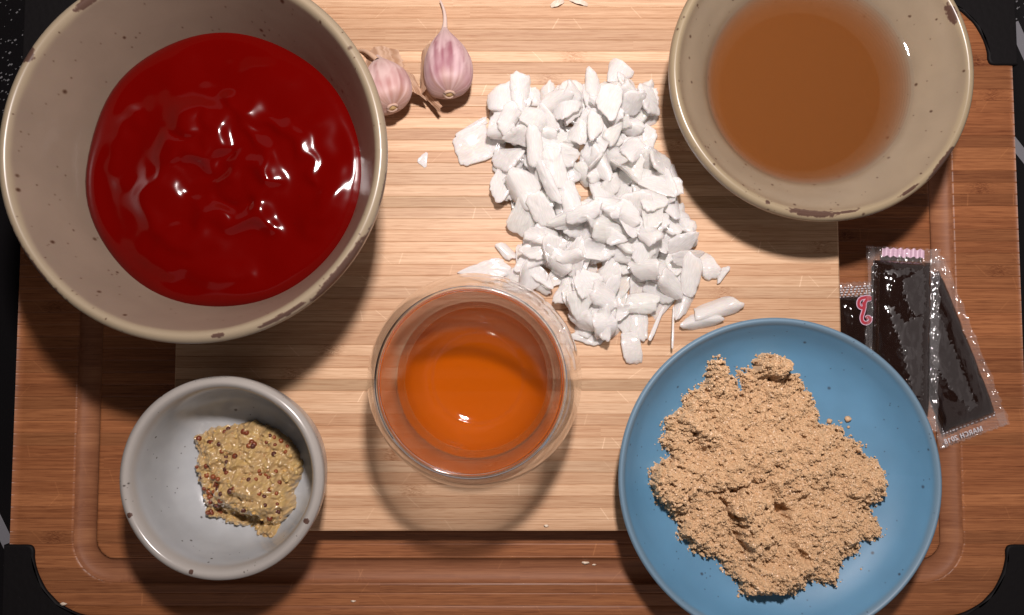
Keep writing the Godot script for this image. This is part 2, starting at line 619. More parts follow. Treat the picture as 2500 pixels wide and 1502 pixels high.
func build_ketchup_bowl() -> void:
	var at := Vector3(-0.1036, 0, -0.0676)
	var im := glaze_image(41, Vector3(122, 107, 93), Vector3(137, 123, 102), KETCHUP_BOWL, 0.02, 420, 60, [[2.5, 0.40, 0.018, 0.015], [0.66, 0.26, 0.012, 0.011], [-2.2, 0.09, -0.006, 0.007], [-2.62, 0.05, 0.004, 0.011], [1.05, 0.16, 0.004, 0.004], [1.4, 0.04, 0.0, 0.004], [0.2, 0.1, 0.014, 0.004]])
	var bowl := put(pot(KETCHUP_BOWL, 0.004, 0.4), "ketchup_bowl", ceramic(im, 0.32), self, at + Vector3(-0.0007, 0, 0))
	bowl.scale = Vector3(1.013, 1, 1.013)
	tag(bowl, "deep speckled beige stoneware bowl with brown rim patches, holding the red sauce", "bowl")
	# the sauce
	var folds := noise(3)
	var strokes := [ # [width mm, height mm, path in mm from the middle of the bowl]
		[4.4, 2.6, [-12, -14, -8, -21, -3, -15, -4, -7, -10, -4, -17, -5]],
		[2.2, 1.5, [3, -23, 8, -17, 12, -10, 16, -4, 18, 3]],
		[1.8, 1.2, [9, -21, 16, -17, 24, -13, 30, -6, 33, 3]],
		[4.2, 1.9, [-25, 8, -24, 18, -18, 25, -10, 26, -6, 22]],
		[3.0, 1.2, [-20, 4, -15, 12, -9, 14, -3, 12]],
		[3.2, 1.8, [2, 2, 8, -3, 14, 1, 16, 9, 12, 15]],
		[2.8, 1.8, [-4, 16, 3, 19, 10, 18, 17, 20]],
		[2.0, -1.4, [-14, -2, -8, 1, -2, 0, 3, -4]],
		[2.2, -1.5, [-2, 12, 4, 14, 10, 13]],
		[4.5, 1.4, [36, -14, 40, -2, 39, 10, 34, 20]],
		[3.0, 1.0, [-34, -18, -38, -8, -38, 4]],
		[3.0, 0.9, [-22, 34, -8, 38, 8, 38]],
	]
	var paths := []
	for s in strokes:
		paths.append([s[0] * 0.001, s[1] * 0.001, smooth(mm(s[2]), 5)])
	var round := PackedVector2Array()
	for k in 72:
		var a := TAU * k / 72
		var r := 0.0512 + 0.0007 * sin(3 * a + 1.0) + 0.0004 * sin(7 * a) + (0.0007 * exp(-pow(angle_difference(a, -0.15) / 0.12, 2)) if true else 0.0)
		round.append(Vector2(r * cos(a), r * sin(a)))
	var ground := func(_p: Vector2) -> float: return 0.0365
	var height := func(p: Vector2, d: float) -> float:
		var y := 0.0045 * sqrt(clampf(1.0 - pow(1.0 - minf(1.0, d / 0.006), 2.0), 0.0, 1.0))
		var q := p + Vector2(folds.get_noise_2d(p.x * 90, p.y * 90), folds.get_noise_2d(p.x * 90 + 50, p.y * 90)) * 0.0022
		var inner := smoothstep(0.002, 0.012, d)
		for s in paths:
			var best := 1e9
			var path: PackedVector2Array = s[2]
			for i in path.size() - 1:
				best = minf(best, q.distance_squared_to(Geometry2D.get_closest_point_to_segment(q, path[i], path[i + 1])))
			y += 0.8 * s[1] * exp(-best / (s[0] * s[0] * 1.9)) * inner
		y += inner * (0.0015 * folds.get_noise_2d(p.x * 32 + 9, p.y * 32) + 0.0001 * folds.get_noise_2d(p.x * 120, p.y * 120 + 30))
		return y
	var m := matte(lin(0.092, 0.0006, 0.0002), 0.11, 0.36)
	tag(put(heap(round, 0.0007, ground, height), "ketchup", m, self, at), "glossy dark red tomato sauce with stirred folds filling the deep bowl", "sauce")

const BROTH_BOWL := [0, 5.5, 16, 5.9, 25, 8, 32, 13, 37, 19.5, 40.5, 25, 45.3, 30.2, 50, 34.6, 52.2, 37.2, 53.5, 38, 54.9, 37.4, 55.6, 35.7, 55, 33, 51.5, 27.5, 46, 21, 41, 15, 35, 9, 28, 5, 23.5, 3, 23, 0, 20, 0, 19.5, 2.5, 0, 2.7]

func build_broth_bowl() -> void:
	var at := Vector3(0.1133, 0, -0.1046)
	var im := glaze_image(57, Vector3(132, 117, 97), Vector3(141, 126, 101), BROTH_BOWL, 0.02, 240, 130, [[1.66, 0.19, -0.004, 0.011], [1.42, 0.08, -0.006, 0.004], [0.68, 0.16, 0.008, 0.010], [0.98, 0.1, 0.0, 0.004], [-0.42, 0.09, -0.012, 0.012], [1.98, 0.02, -0.004, 0.006]])
	tag(put(pot(BROTH_BOWL, 0.004, 2.2), "broth_bowl", ceramic(im, 0.3), self, at), "speckled beige stoneware bowl holding cloudy brown liquid, beside the onion", "bowl")
	var o := thing("cloudy_brown_liquid", "cloudy amber brown liquid lying still in the speckled bowl beside the onion", "liquid", at)
	var r := inside_radius(BROTH_BOWL, 0.0238) - 0.0002
	# the surface, with its edge drawn up the glaze
	var surface := sheet(96, 14, func(u: float, v: float) -> Vector3:
		var rr := r * v
		return Vector3(rr * cos(TAU * u), 0.0238 + 0.0013 * pow(maxf(0.0, (v - 0.93) / 0.07), 2.0), rr * sin(TAU * u)))
	put(surface, "liquid_surface", pane(0.01, 0.02), o)
	var st := SurfaceTool.new()
	st.begin(Mesh.PRIMITIVE_TRIANGLES)
	var layers := 19
	for k in layers: # fine cloud hanging in the liquid, sheet under sheet down to the floor of the bowl
		var y := lerpf(0.0233, 0.0066, k / (layers - 1.0))
		var rr := inside_radius(BROTH_BOWL, y) - 0.0003
		for i in 97:
			var a := TAU * i / 96
			st.add_vertex(Vector3(rr * cos(a), y, rr * sin(a)))
		st.add_vertex(Vector3(0, y, 0))
		for i in 96:
			for q in [k * 98 + i, k * 98 + i + 1, k * 98 + 97]:
				st.add_index(q)
	st.generate_normals()
	var cloud := matte(Color(0.55, 0.305, 0.05, 0.12), 0.9, 0.0)
	cloud.transparency = BaseMaterial3D.TRANSPARENCY_ALPHA
	put(st.commit(), "cloudiness", cloud, o)

const MUSTARD_BOWL := [0, 6, 16, 6.3, 23.5, 8.8, 27.8, 14.5, 29.8, 23, 30.8, 33, 31.8, 38, 33.3, 40, 35, 39.5, 35.9, 37.4, 35.2, 31, 33, 20, 30.5, 10, 28, 5, 26.4, 3, 26, 0, 22.5, 0, 22, 2.5, 0, 2.6]
const MUSTARD_EDGE := [-123.1, 30.5, -117.7, 27.4, -112.8, 26.8, -108.5, 25.9, -104.8, 25.6, -101.1, 24.4, -98.0, 25.6, -91.8, 28.1, -87.5, 31.1, -83.7, 36.0, -81.8, 40.2, -81.7, 45.1, -83.5, 49.9, -85.3, 51.8, -83.4, 54.8, -83.6, 57.8, -88.1, 62.6, -89.9, 67.4, -94.1, 68.6, -97.8, 67.4, -99.7, 65.6, -105.2, 64.7, -110.1, 63.8, -112.0, 62.0, -118.1, 60.8, -118.2, 57.2, -119.5, 53.0, -121.5, 48.1, -123.2, 42.1, -122.0, 37.2, -123.0, 33.5]

func build_mustard_bowl() -> void:
	var at := Vector3(-0.1024, 0, 0.0422)
	var im := glaze_image(71, Vector3(162, 165, 167), Vector3(152, 147, 141), MUSTARD_BOWL, 0.06, 130, 26, [[0.45, 0.035, 0.0, 0.01], [2.75, 0.03, 0.0, 0.008], [1.85, 0.025, 0.0, 0.008]], Vector3(48, 42, 38))
	tag(put(pot(MUSTARD_BOWL, 0.006, 1.0), "mustard_bowl", ceramic(im, 0.22), self, at), "small grey-blue glazed bowl with a dollop of grainy mustard", "bowl")
	var o := thing("wholegrain_mustard", "lumpy dollop of yellow-brown grainy mustard with dark red seeds in the small grey bowl", "mustard", Vector3(-0.103, 0.006, 0.046))
	var inner := smooth(mm(MUSTARD_BOWL.slice(0, 14)))
	var edge := mm(MUSTARD_EDGE)
	var lumps := noise(13, FastNoiseLite.TYPE_SIMPLEX_SMOOTH, 2)
	var cells := noise(14, FastNoiseLite.TYPE_CELLULAR)
	cells.cellular_return_type = FastNoiseLite.RETURN_DISTANCE
	var ground := func(p: Vector2) -> float:
		return inside_height(inner, Vector2(p.x + 0.1024, p.y - 0.0422).length()) - 0.0002
	var top := func(p: Vector2, d: float) -> float:
		var y := 0.0035 * sqrt(minf(1.0, d / 0.0022)) + 0.0082 * (1.0 - exp(-d / 0.008))
		# the spoonful folded over at the front
		var f := Vector2(p.x + 0.0995, p.y - 0.0525).rotated(-0.25)
		y += 0.0050 * exp(-pow(f.x / 0.013, 4.0) - pow(f.y / 0.0065, 4.0))
		y -= 0.0052 * exp(-pow((f.x) / 0.012, 4.0) - pow((f.y - 0.0095) / 0.0022, 2.0))
		y += 0.0027 * lumps.get_noise_2d(p.x * 150, p.y * 150) + 0.0011 * lumps.get_noise_2d(p.x * 420, p.y * 420)
		y += 0.0017 * (0.2 - (cells.get_noise_2d(p.x * 300, p.y * 300) + 0.6)) + 0.0004 * lumps.get_noise_2d(p.x * 1100, p.y * 1100)
		return maxf(y, 0.0004)
	var tone := noise(15, FastNoiseLite.TYPE_SIMPLEX_SMOOTH, 2)
	var colour := func(p: Vector2, _d: float) -> Color:
		var t := 0.5 + 0.8 * tone.get_noise_2d(p.x * 600, p.y * 600)
		var s := tone.get_noise_2d(p.x * 230 + 40, p.y * 230)
		var c := Color(0.35, 0.225, 0.10).lerp(Color(0.49, 0.34, 0.16), clampf(t, 0, 1))
		return c.lerp(Color(0.50, 0.34, 0.11), clampf(s * 1.0, 0.0, 0.4))
	var paste := matte(Color.WHITE, 0.14)
	paste.vertex_color_use_as_albedo = true
	paste.clearcoat_enabled = true
	paste.clearcoat = 0.7
	paste.clearcoat_roughness = 0.06
	put(heap(edge, 0.00035, ground, top, o.position, 0.0007, 16, colour), "paste", paste, o)
	var seed_mesh := SphereMesh.new()
	seed_mesh.radius = 0.00075
	seed_mesh.height = 0.0015
	seed_mesh.radial_segments = 12
	seed_mesh.rings = 7
	var reds := [matte(lin(0.16, 0.035, 0.012), 0.2), matte(lin(0.23, 0.06, 0.018), 0.22), matte(lin(0.08, 0.022, 0.014), 0.2)]
	var husk := [matte(lin(0.50, 0.35, 0.13), 0.28), matte(lin(0.5, 0.3, 0.09), 0.28), matte(lin(0.36, 0.2, 0.08), 0.25)]
	var made := 0
	while made < 170:
		var p := Vector2(rng.randf_range(-0.123, -0.081), rng.randf_range(0.024, 0.069))
		var d := edge_distance(p, edge)
		if d < 0.0012: continue
		made += 1
		var red := made <= 78
		var y: float = ground.call(p) + top.call(p, d)
		var s := rng.randf_range(0.95, 1.6) if red else rng.randf_range(0.55, 1.25)
		var q := put(seed_mesh, "red_seed" if red else "pale_seed", reds[rng.randi() % 3] if red else husk[rng.randi() % 3], o, Vector3(p.x, y - 0.0002 * s, p.y) - o.position)
		q.rotation = Vector3(rng.randf() * TAU, rng.randf() * TAU, 0)
		q.scale = Vector3(s, s * (0.95 if red else 0.6), s * (1.0 if red else 0.8))

const PLATE := [0, 5.5, 20, 5.6, 34, 6.4, 45, 9, 52, 13.2, 56.6, 18.8, 58.1, 21.2, 59.1, 22, 59.9, 21.6, 60.1, 20.4, 58, 16.5, 50, 10, 41, 6, 33, 4, 31, 3, 30.6, 0, 27.5, 0, 27, 2.6, 0, 2.8]
const SUGAR_EDGE := [76.5, 1.8, 80.0, 0.3, 83.1, 3.8, 83.5, 6.6, 86.6, 8.1, 89.7, 13.6, 90.4, 14.0, 89.0, 5.8, 91.4, 5.0, 94.5, 5.0, 95.0, 0.7, 97.8, -0.9, 106.4, 0.7, 107.6, 2.6, 107.1, 6.6, 111.8, 7.7, 115.2, 13.6, 118.6, 19.1, 119.3, 24.5, 120.8, 26.1, 128.6, 27.3, 128.6, 30.0, 136.3, 34.7, 133.8, 38.5, 140.1, 39.3, 143.1, 44.0, 144.1, 49.4, 140.4, 55.5, 134.1, 57.1, 138.7, 59.4, 141.7, 66.7, 139.3, 69.0, 133.0, 70.1, 132.1, 74.7, 126.6, 77.0, 123.3, 85.4, 117.9, 85.8, 112.5, 83.9, 111.6, 86.9, 107.7, 89.6, 101.5, 88.4, 94.5, 90.0, 89.1, 89.6, 87.2, 85.4, 83.0, 82.4, 81.5, 80.8, 80.8, 77.0, 76.9, 76.3, 69.2, 73.2, 68.5, 68.6, 63.8, 68.6, 65.4, 64.8, 62.3, 60.2, 55.4, 52.5, 53.5, 45.5, 54.7, 42.4, 61.8, 38.9, 61.9, 36.2, 57.6, 33.1, 59.6, 29.2, 59.7, 23.8, 66.8, 19.9, 66.8, 15.2, 73.9, 12.0, 76.4, 7.3]

func build_sugar_plate() -> void:
	var at := Vector3(0.0999, 0, 0.0451)
	var im := glaze_image(83, Vector3(85, 130, 160), Vector3(100, 126, 144), PLATE, 0.025, 260, 30, [], Vector3(44, 57, 71))
	tag(put(pot(PLATE, 0.004, 0.7), "blue_plate", ceramic(im, 0.5), self, at), "shallow satin blue stoneware dish heaped with brown sugar", "dish")
	var o := thing("brown_sugar", "crumbly heap of moist light brown sugar in the shallow blue dish", "sugar", Vector3(0.0999, 0.0075, 0.0451))
	var inner := smooth(mm(PLATE.slice(0, 16)))
	var edge := mm(SUGAR_EDGE)
	var soft := noise(23, FastNoiseLite.TYPE_SIMPLEX_SMOOTH, 3)
	var cells := noise(24, FastNoiseLite.TYPE_CELLULAR)
	cells.cellular_return_type = FastNoiseLite.RETURN_DISTANCE
	var ground := func(p: Vector2) -> float:
		return inside_height(inner, Vector2(p.x - 0.0999, p.y - 0.0451).length()) - 0.0002
	# lumps: x, z, half length, half width, turn, height (mm)
	var lumps := [[101, 3.5, 6, 4, 0.1, 5], [79, 7, 4, 7, 0.5, 2.5], [61, 48, 8, 9, 0.3, 4.5], [72, 26, 8, 4, 0.8, 3.5], [90, 62, 7, 13, -0.35, 5.5], [97, 84, 10, 6, 0.1, 4], [108, 78, 9, 7, 0.4, 3], [120, 66, 10, 8, 0.0, 2.5], [134, 48, 7, 8, 0.2, 3], [105, 38, 16, 10, 0.2, 2.5], [118, 34, 10, 6, 0.5, 1.5], [80, 44, 9, 5, -0.2, 3], [70, 66, 6, 5, 0, 2]]
	var cracks := [[82, 58, 5, 1.4, 1.15, -5.5], [86, 67, 6, 1.6, 1.3, -5.5], [90, 48, 8, 0.9, -0.3, -2.5], [103, 58.2, 2.4, 1.7, 0.2, -13], [63, 41, 4, 1, 0.9, -3], [89, 12, 1.2, 4, 0, -5], [108, 74, 5, 1.4, 0.7, -3.5]]
	var top := func(p: Vector2, d: float) -> float:
		var y := 0.0032 * (1.0 - exp(-d / 0.0009)) + 0.0075 * (1.0 - exp(-d / 0.011))
		var w := p + Vector2(soft.get_noise_2d(p.x * 180, p.y * 180), soft.get_noise_2d(p.x * 180, p.y * 180 + 80)) * 0.0025
		for l in lumps + cracks:
			var q := (w * 1000.0 - Vector2(l[0], l[1])).rotated(-l[4])
			y += l[5] * 0.0017 * exp(-pow(q.x / l[2], 4.0) - pow(q.y / l[3], 4.0))
		y += 0.0021 * soft.get_noise_2d(p.x * 150 + 20, p.y * 150) + 0.0042 * (0.2 - (cells.get_noise_2d(w.x * 125, w.y * 125) + 0.6)) + 0.0009 * soft.get_noise_2d(p.x * 480, p.y * 480)
		var pit := soft.get_noise_2d(p.x * 330 + 70, p.y * 330)
		if pit > 0.26: y -= (pit - 0.26) * 0.013
		return maxf(y, 0.0003 if d > 0.001 else -0.0003)
	var m := matte(lin(0.55, 0.36, 0.205), 0.6)
	put(heap(edge, 0.0005, ground, top, o.position, 0.0026, 25), "heap", m, o)
	# its grains
	var grain := BoxMesh.new()
	grain.size = Vector3(1, 0.8, 0.9)
	var spots := []
	var rag := noise(25, FastNoiseLite.TYPE_SIMPLEX_SMOOTH, 3)
	while spots.size() < 52000:
		var p := Vector2(rng.randf_range(0.052, 0.1455), rng.randf_range(-0.002, 0.091))
		var d := edge_distance(p, edge) + 0.0026 * rag.get_noise_2d(p.x * 450.0, p.y * 450.0)
		if d < -0.0011 or (d < 0.0 and rng.randf() < 0.75): continue
		var y: float = ground.call(p) + (top.call(p, d) if d > 0 else rng.randf() * 0.0006)
		spots.append(Vector3(p.x, y + rng.randf_range(-0.0001, 0.0003), p.y))
	var mmesh := MultiMesh.new()
	mmesh.transform_format = MultiMesh.TRANSFORM_3D
	mmesh.use_colors = true
	mmesh.mesh = grain
	mmesh.instance_count = spots.size()
	for i in spots.size():
		var s := rng.randf_range(0.00032, 0.0006)
		var b := Basis.from_euler(Vector3(rng.randf(), rng.randf(), rng.randf()) * TAU).scaled_local(Vector3.ONE * s)
		mmesh.set_instance_transform(i, Transform3D(b, spots[i] - o.position))
		var t := rng.randf_range(0.88, 1.14)
		mmesh.set_instance_color(i, Color(0.60 * t, 0.40 * t, 0.224 * t))
	var gm := matte(Color.WHITE, 0.42)
	gm.vertex_color_use_as_albedo = true
	var g := MultiMeshInstance3D.new()
	g.name = "grains"
	g.multimesh = mmesh
	g.material_override = gm
	g.set_meta("kind", "stuff")
	o.add_child(g)
	for c in [[124.5, 24.8, 1.3, "sugar crumb on the blue dish just off the right shoulder of the heap"], [131.8, 27.2, 0.7, "speck of sugar on the blue dish below the largest loose crumb"], [131.3, 23.9, 1.5, "largest loose sugar crumb on the blue dish, toward the sachets"], [86.5, 91.2, 0.7, "sugar crumb on the blue dish in front of the heap, at the left"], [133.6, 80.8, 0.5, "tiny sugar speck on the blue dish in front of the heap, at the right"]]:
		var p := Vector2(c[0], c[1]) * 0.001
		var s: float = c[2] * 0.001
		var bit := sheet(10, 6, func(u: float, v: float) -> Vector3:
			var n := Vector3(cos(TAU * u) * sin(PI * v), cos(PI * v), sin(TAU * u) * sin(PI * v))
			return n * s * (0.8 + 0.5 * soft.get_noise_3d(n.x * 1.5 + c[0], n.y * 1.5, n.z * 1.5)))
		tag(put(bit, "sugar_crumb", m, self, Vector3(p.x, ground.call(p) + s * 0.6, p.y)), c[3], "crumb", "sugar crumbs on the blue dish")

func build_glass() -> void:
	var at := Vector3(-0.0133, 0, 0.0078)
	var o := thing("double_walled_glass", "round double-walled glass tumbler of amber spirit, beside the diced onion", "glass", at)
	var glass := pane(0.003, 0.05)
	var solid := matte(Color(1, 1, 1, 0.0), 0.06)
	solid.refraction_enabled = true
	solid.refraction_scale = 0.05
	put(pot([25, 0.4, 29, 2.5, 34, 9, 37.6, 20, 38.6, 29, 37.8, 40, 35.4, 52, 32.6, 61, 31.2, 64], 0.001, 0.0, 128), "outer_wall", glass, o)
	put(pot([24, 1.6, 28, 3.7, 32.7, 9.8, 36.3, 20, 37.3, 29, 36.5, 40, 34.1, 52, 31.9, 60, 30.8, 63], 0.001, 0.0, 128), "outer_wall_inner_face", glass, o)
	put(pot([29.4, 63.6, 29.7, 64.5, 30.4, 64.9, 31.1, 64.5, 31.4, 63.6, 31.1, 62.7, 30.4, 62.3, 29.7, 62.7, 29.4, 63.6], 0.001, 0.0, 128), "rim", solid, o)
	put(pot([0, 8.6, 12, 8.9, 20.6, 11.2, 25.8, 17, 28.2, 26, 29.1, 35, 29.6, 46, 29.8, 56, 30, 62.4], 0.001, 0.0, 128), "inner_wall", glass, o)
	put(pot([0, 9.5, 12, 9.8, 20, 12, 25, 17.5, 27.4, 26, 28.4, 35, 29, 46, 29.3, 56, 29.5, 63], 0.001, 0.0, 128), "inner_face", glass, o)
	# what it holds
	var drink := thing("amber_spirit", "clear amber spirit standing in the double-walled glass", "drink", at)
	var body := amber(lin(0.42, 0.076, 0.0003), 0.88)
	put(pot([0, 9.8, 12, 10.1, 19.8, 12.3, 24.6, 17.8, 26.5, 23.6], 0.0, 0.0, 128), "amber_depth", body, drink)
	put(pot([26.5, 23.6, 27.1, 26, 28.0, 34], 0.0, 0.0, 128), "amber_side", amber(lin(0.42, 0.082, 0.0003), 0.68), drink)
	put(pot([28.0, 34, 28.1, 35.6, 27.2, 34.9, 24, 34.7, 0, 34.7], 0.0, 0.0, 128), "amber_surface", amber(lin(0.45, 0.095, 0.0005), 0.14), drink)
	put(pot([16.6, 10.6, 17.2, 11.4, 18.0, 11.6, 18.7, 11.2], 0.0, 0.0, 96), "moulded_ring", glass, o)

func amber(c: Color, opacity: float) -> StandardMaterial3D:
	var w := matte(Color(c.r, c.g, c.b, opacity), 0.04)
	w.transparency = BaseMaterial3D.TRANSPARENCY_ALPHA
	w.albedo_texture = amber_image()
	return w

func amber_image() -> Texture2D:
	var im := Image.create(8, 8, false, Image.FORMAT_RGB8)
	im.fill(Color.WHITE)
	return ImageTexture.create_from_image(im)

# ---------------------------------------------------------------- sachets
func pillow(a: float, b: float, thick: float) -> float:
	var e := maxf(0.0, 1.0 - pow(absf(a), 3.0)) * maxf(0.0, 1.0 - pow(absf(b), 8.0))
	return thick * sqrt(e)

func sachet(label: String, at: Vector3, turn: float, seed_: int, thick: float, pockets: Array, slope := 0.0) -> Node3D:
	var o := thing("sauce_sachet", label, "sachet", at, "clear sachets of dark sauce")
	o.rotation = Vector3(0, turn, slope)
	var hx := 0.0150
	var hz := 0.0372
	var lx := 0.0118
	var lz := 0.0316
	var n := noise(seed_, FastNoiseLite.TYPE_SIMPLEX_SMOOTH, 2)
	var ridge := noise(seed_ + 1, FastNoiseLite.TYPE_SIMPLEX_SMOOTH, 1)
	ridge.fractal_type = FastNoiseLite.FRACTAL_RIDGED
	ridge.fractal_octaves = 2
	var lift := func(x: float, z: float) -> float:
		return 0.0006 + pillow(x / lx, z / lz, thick) + 0.0003 * n.get_noise_2d(x * 160, z * 110)
	var dark := matte(lin(0.010, 0.003, 0.0015), 0.05)
	var liquid := sheet(24, 56, func(u: float, v: float) -> Vector3:
		var x := lx * (2 * u - 1)
		var z := lz * (2 * v - 1)
		return Vector3(x, lift.call(x, z), z))
	put(liquid, "dark_sauce", dark, o)
	var film := pane(0.003, 0.05)
	var top := sheet(60, 130, func(u: float, v: float) -> Vector3:
		var x := hx * (2 * u - 1)
		var z := hz * (2 * v - 1)
		if v < 0.004 or v > 0.996:
			z += 0.0006 * (1.0 if int(u * 60.0) % 2 == 0 else -1.0)
		var flat := smoothstep(0.75, 0.95, maxf(absf(x) / hx, absf(z) / hz))
		var y: float = lift.call(x, z) + 0.00025 + 0.00035 * maxf(0.0, ridge.get_noise_2d(x * 170, z * 60) - 0.1) + flat * 0.0009 * n.get_noise_2d(x * 300 + 7, z * 300) 
		var edge_x := smoothstep(0.0112, 0.0142, absf(x))
		y += edge_x * (0.0008 + 0.0007 * ridge.get_noise_2d(x * 500, z * 45 + 20) + 0.0006 * n.get_noise_2d(x * 90, z * 70 + 5))
		if absf(z) > 0.0325: # crimped seal
			y = 0.0006 + 0.0004 * n.get_noise_2d(x * 420, z * 200) + 0.00022 * sin(z * 6500.0)
		return Vector3(x, y, z))
	put(top, "clear_film", film, o)
	var crimped := pane(0.05, 0.12)
	for side in [-1.0, 1.0]: # the flat margins and the crimped ends, a little milky
		put(sheet(8, 90, func(u: float, v: float) -> Vector3:
			var x = side * lerpf(lx * 0.97, hx, u)
			var z := hz * (2 * v - 1)
			return Vector3(x, 0.0011 + u * (0.0009 + 0.0014 * n.get_noise_2d(z * 130 + 9, side) + 0.0012 * ridge.get_noise_2d(x * 400, z * 90)), z)), "film_margin", crimped, o)
		put(sheet(50, 10, func(u: float, v: float) -> Vector3:
			var x := hx * (2 * u - 1)
			var z = side * (lerpf(lz * 1.0, hz, v) + (0.0005 * (absf(fposmod(u * 24.0, 2.0) - 1.0) * 2.0 - 1.0) if v > 0.99 else 0.0))
			return Vector3(x, 0.0009 + 0.0003 * sin(v * 28.0) + 0.0009 * n.get_noise_2d(x * 260, z * 90 + 3), z)), "crimped_end", crimped, o)
	var pocket := matte(lin(0.035, 0.029, 0.028), 0.35)
	for pk in pockets:
		var poly := PackedVector2Array()
		for i in pk.size() / 2:
			var q := o.transform.affine_inverse() * Vector3(pk[2 * i] * 0.001, at.y, pk[2 * i + 1] * 0.001)
			poly.append(Vector2(clampf(q.x, -lx * 0.97, lx * 0.97), clampf(q.z, -lz * 0.98, lz * 0.98)))
		put(heap(poly, 0.0003, func(p: Vector2) -> float: return lift.call(p.x, p.y) + 0.00012, func(_p: Vector2, _d: float) -> float: return 0.00004, Vector3.ZERO, 0.0016, seed_ + 7), "air_pocket", pocket, o)
	return o

func build_sachets() -> void:
	var white := matte(lin(0.5, 0.48, 0.5), 0.5)
	var pink := matte(lin(0.5, 0.33, 0.42), 0.45)
	var red := matte(lin(0.34, 0.03, 0.045), 0.35)
	# under the others, tucked against the pale board
	var c := sachet("clear sachet of dark sauce with a red curl printed on it, against the pale board", Vector3(0.1478, BOARD_TOP + 0.0002, 0.0055), 0.07, 31, 0.0052, [])
	# to the right, turned
	var b := sachet("lowest reaching sachet of dark sauce, turned askew, with a printed date at its end", Vector3(0.1785, BOARD_TOP + 0.0002, -0.0025), 0.345, 41, 0.0058, [[169.5, -19, 173, -24, 176.5, -15, 184.5, 6, 189.5, 20, 187, 22, 180, 14, 172.5, 3.5, 170, -7]])
	# on top of both
	var a := sachet("upright sachet of dark sauce lying across the two others, with a pink top seal", Vector3(0.1592, BOARD_TOP + 0.0056, -0.0080), -0.05, 51, 0.0060, [[158.5, -31, 163, -34.5, 167.5, -36.5, 167.5, -19, 163, -16, 160, -21, 158, -26], [149.5, -34, 154, -36, 166, -36, 163, -35, 160, -33, 157.5, -32.5, 155, -33.5], [152, -20.5, 154, -21, 158.5, -14, 162, -16.5, 166, -17, 165, 17, 161, 14, 158.5, 6, 157, -4, 153.5, -13]])
	# seals and print
	var seal := sheet(30, 4, func(u: float, v: float) -> Vector3:
		return Vector3(-0.0085 + 0.0175 * u, 0.0011 + 0.0003 * sin(u * 60.0), -0.0368 + 0.0034 * v + 0.0004 * sin(u * 40.0)))
	put(seal, "printed_seal", pink, a)
	for k in 5: # the small marks at the ends of the other two, too fine to read
		for side in [[b, 0.0318, 1.0], [c, -0.0352, -1.0]]:
			var s: Node3D = side[0]
			var x := -0.012 + k * 0.0002
			while x < 0.0105 - (0.006 if k > 3 else 0.0):
				var len_ := rng.randf_range(0.0006, 0.0013)
				var st := slab(PackedVector2Array([Vector2(x, side[1] - 0.0010 * k * side[2] - 0.0003), Vector2(x + len_, side[1] - 0.0010 * k * side[2] - 0.0003), Vector2(x + len_ * 0.8, side[1] - 0.0010 * k * side[2] + 0.0002), Vector2(x, side[1] - 0.0010 * k * side[2] + 0.0002)]), 0.00125, 0.00135, 0.00003, 1)
				if k < 4 or side[2] < 0: put(st, "print_mark", white, s)
				x += len_ + rng.randf_range(0.0004, 0.0009)
	var text := TextMesh.new()
	text.text = "MARCH 2018"
	text.font_size = 64
	text.pixel_size = 0.01
	text.depth = 0.02
	var f := SystemFont.new()
	f.font_names = PackedStringArray(["Droid Sans"])
	f.font_weight = 700
	text.font = f
	var t := put(text, "date_print", white, b, Vector3(-0.0044, 0.0015, 0.0350))
	t.basis = Basis(Vector3.UP, PI) * Basis(Vector3.RIGHT, PI / 2) * Basis.from_scale(Vector3.ONE * 0.0168 / text.get_aabb().size.x)
	# the red curl, partly under the upper sachet
	var curl := mm([147.5, -24.6, 145.4, -24.7, 143.1, -24.1, 142.2, -22.6, 142.4, -21.0, 143.5, -20.3, 144.3, -20.9, 144.2, -22.0, 143.7, -22.5])
	var tail := mm([147.5, -23.9, 145.7, -23.7, 144.7, -22.4, 144.5, -20.6, 143.9, -18.4, 143.3, -16.4, 143.7, -14.7, 145.0, -14.1, 146.4, -14.7, 146.8, -15.9, 145.9, -16.6, 145.0, -16.0])
	var inv := c.transform.affine_inverse()
	var places := [[curl, 0.0018, pink, 0.0], [tail, 0.0018, pink, 0.00004], [curl, 0.0011, red, 0.0001], [tail, 0.0011, red, 0.00014]]
	for s in places:
		var local := PackedVector2Array()
		for p in s[0]:
			var q: Vector3 = inv * Vector3(p.x, c.position.y, p.y)
			local.append(Vector2(q.x, q.z))
		put(ribbon(local, s[1], 0.0066 + s[3]), "red_curl_print" if s[2] == red else "curl_outline_print", s[2], c)
	# bubbles under the film of the upper one
	for q in [[-0.0010, 0.0062, 0.0034], [0.0012, 0.0062, 0.0030], [0.0005, 0.0122, 0.0022], [0.0014, 0.0172, 0.0020]]:
		var r: float = q[2]
		var dome := sheet(24, 8, func(u: float, v: float) -> Vector3:
			return Vector3(r * cos(TAU * u) * sin(v * PI / 2), 0.4 * r * cos(v * PI / 2), r * sin(TAU * u) * sin(v * PI / 2)))
		put(dome, "bubble", pane(0.004, 0.02), a, Vector3(q[0], 0.0062, q[1]))

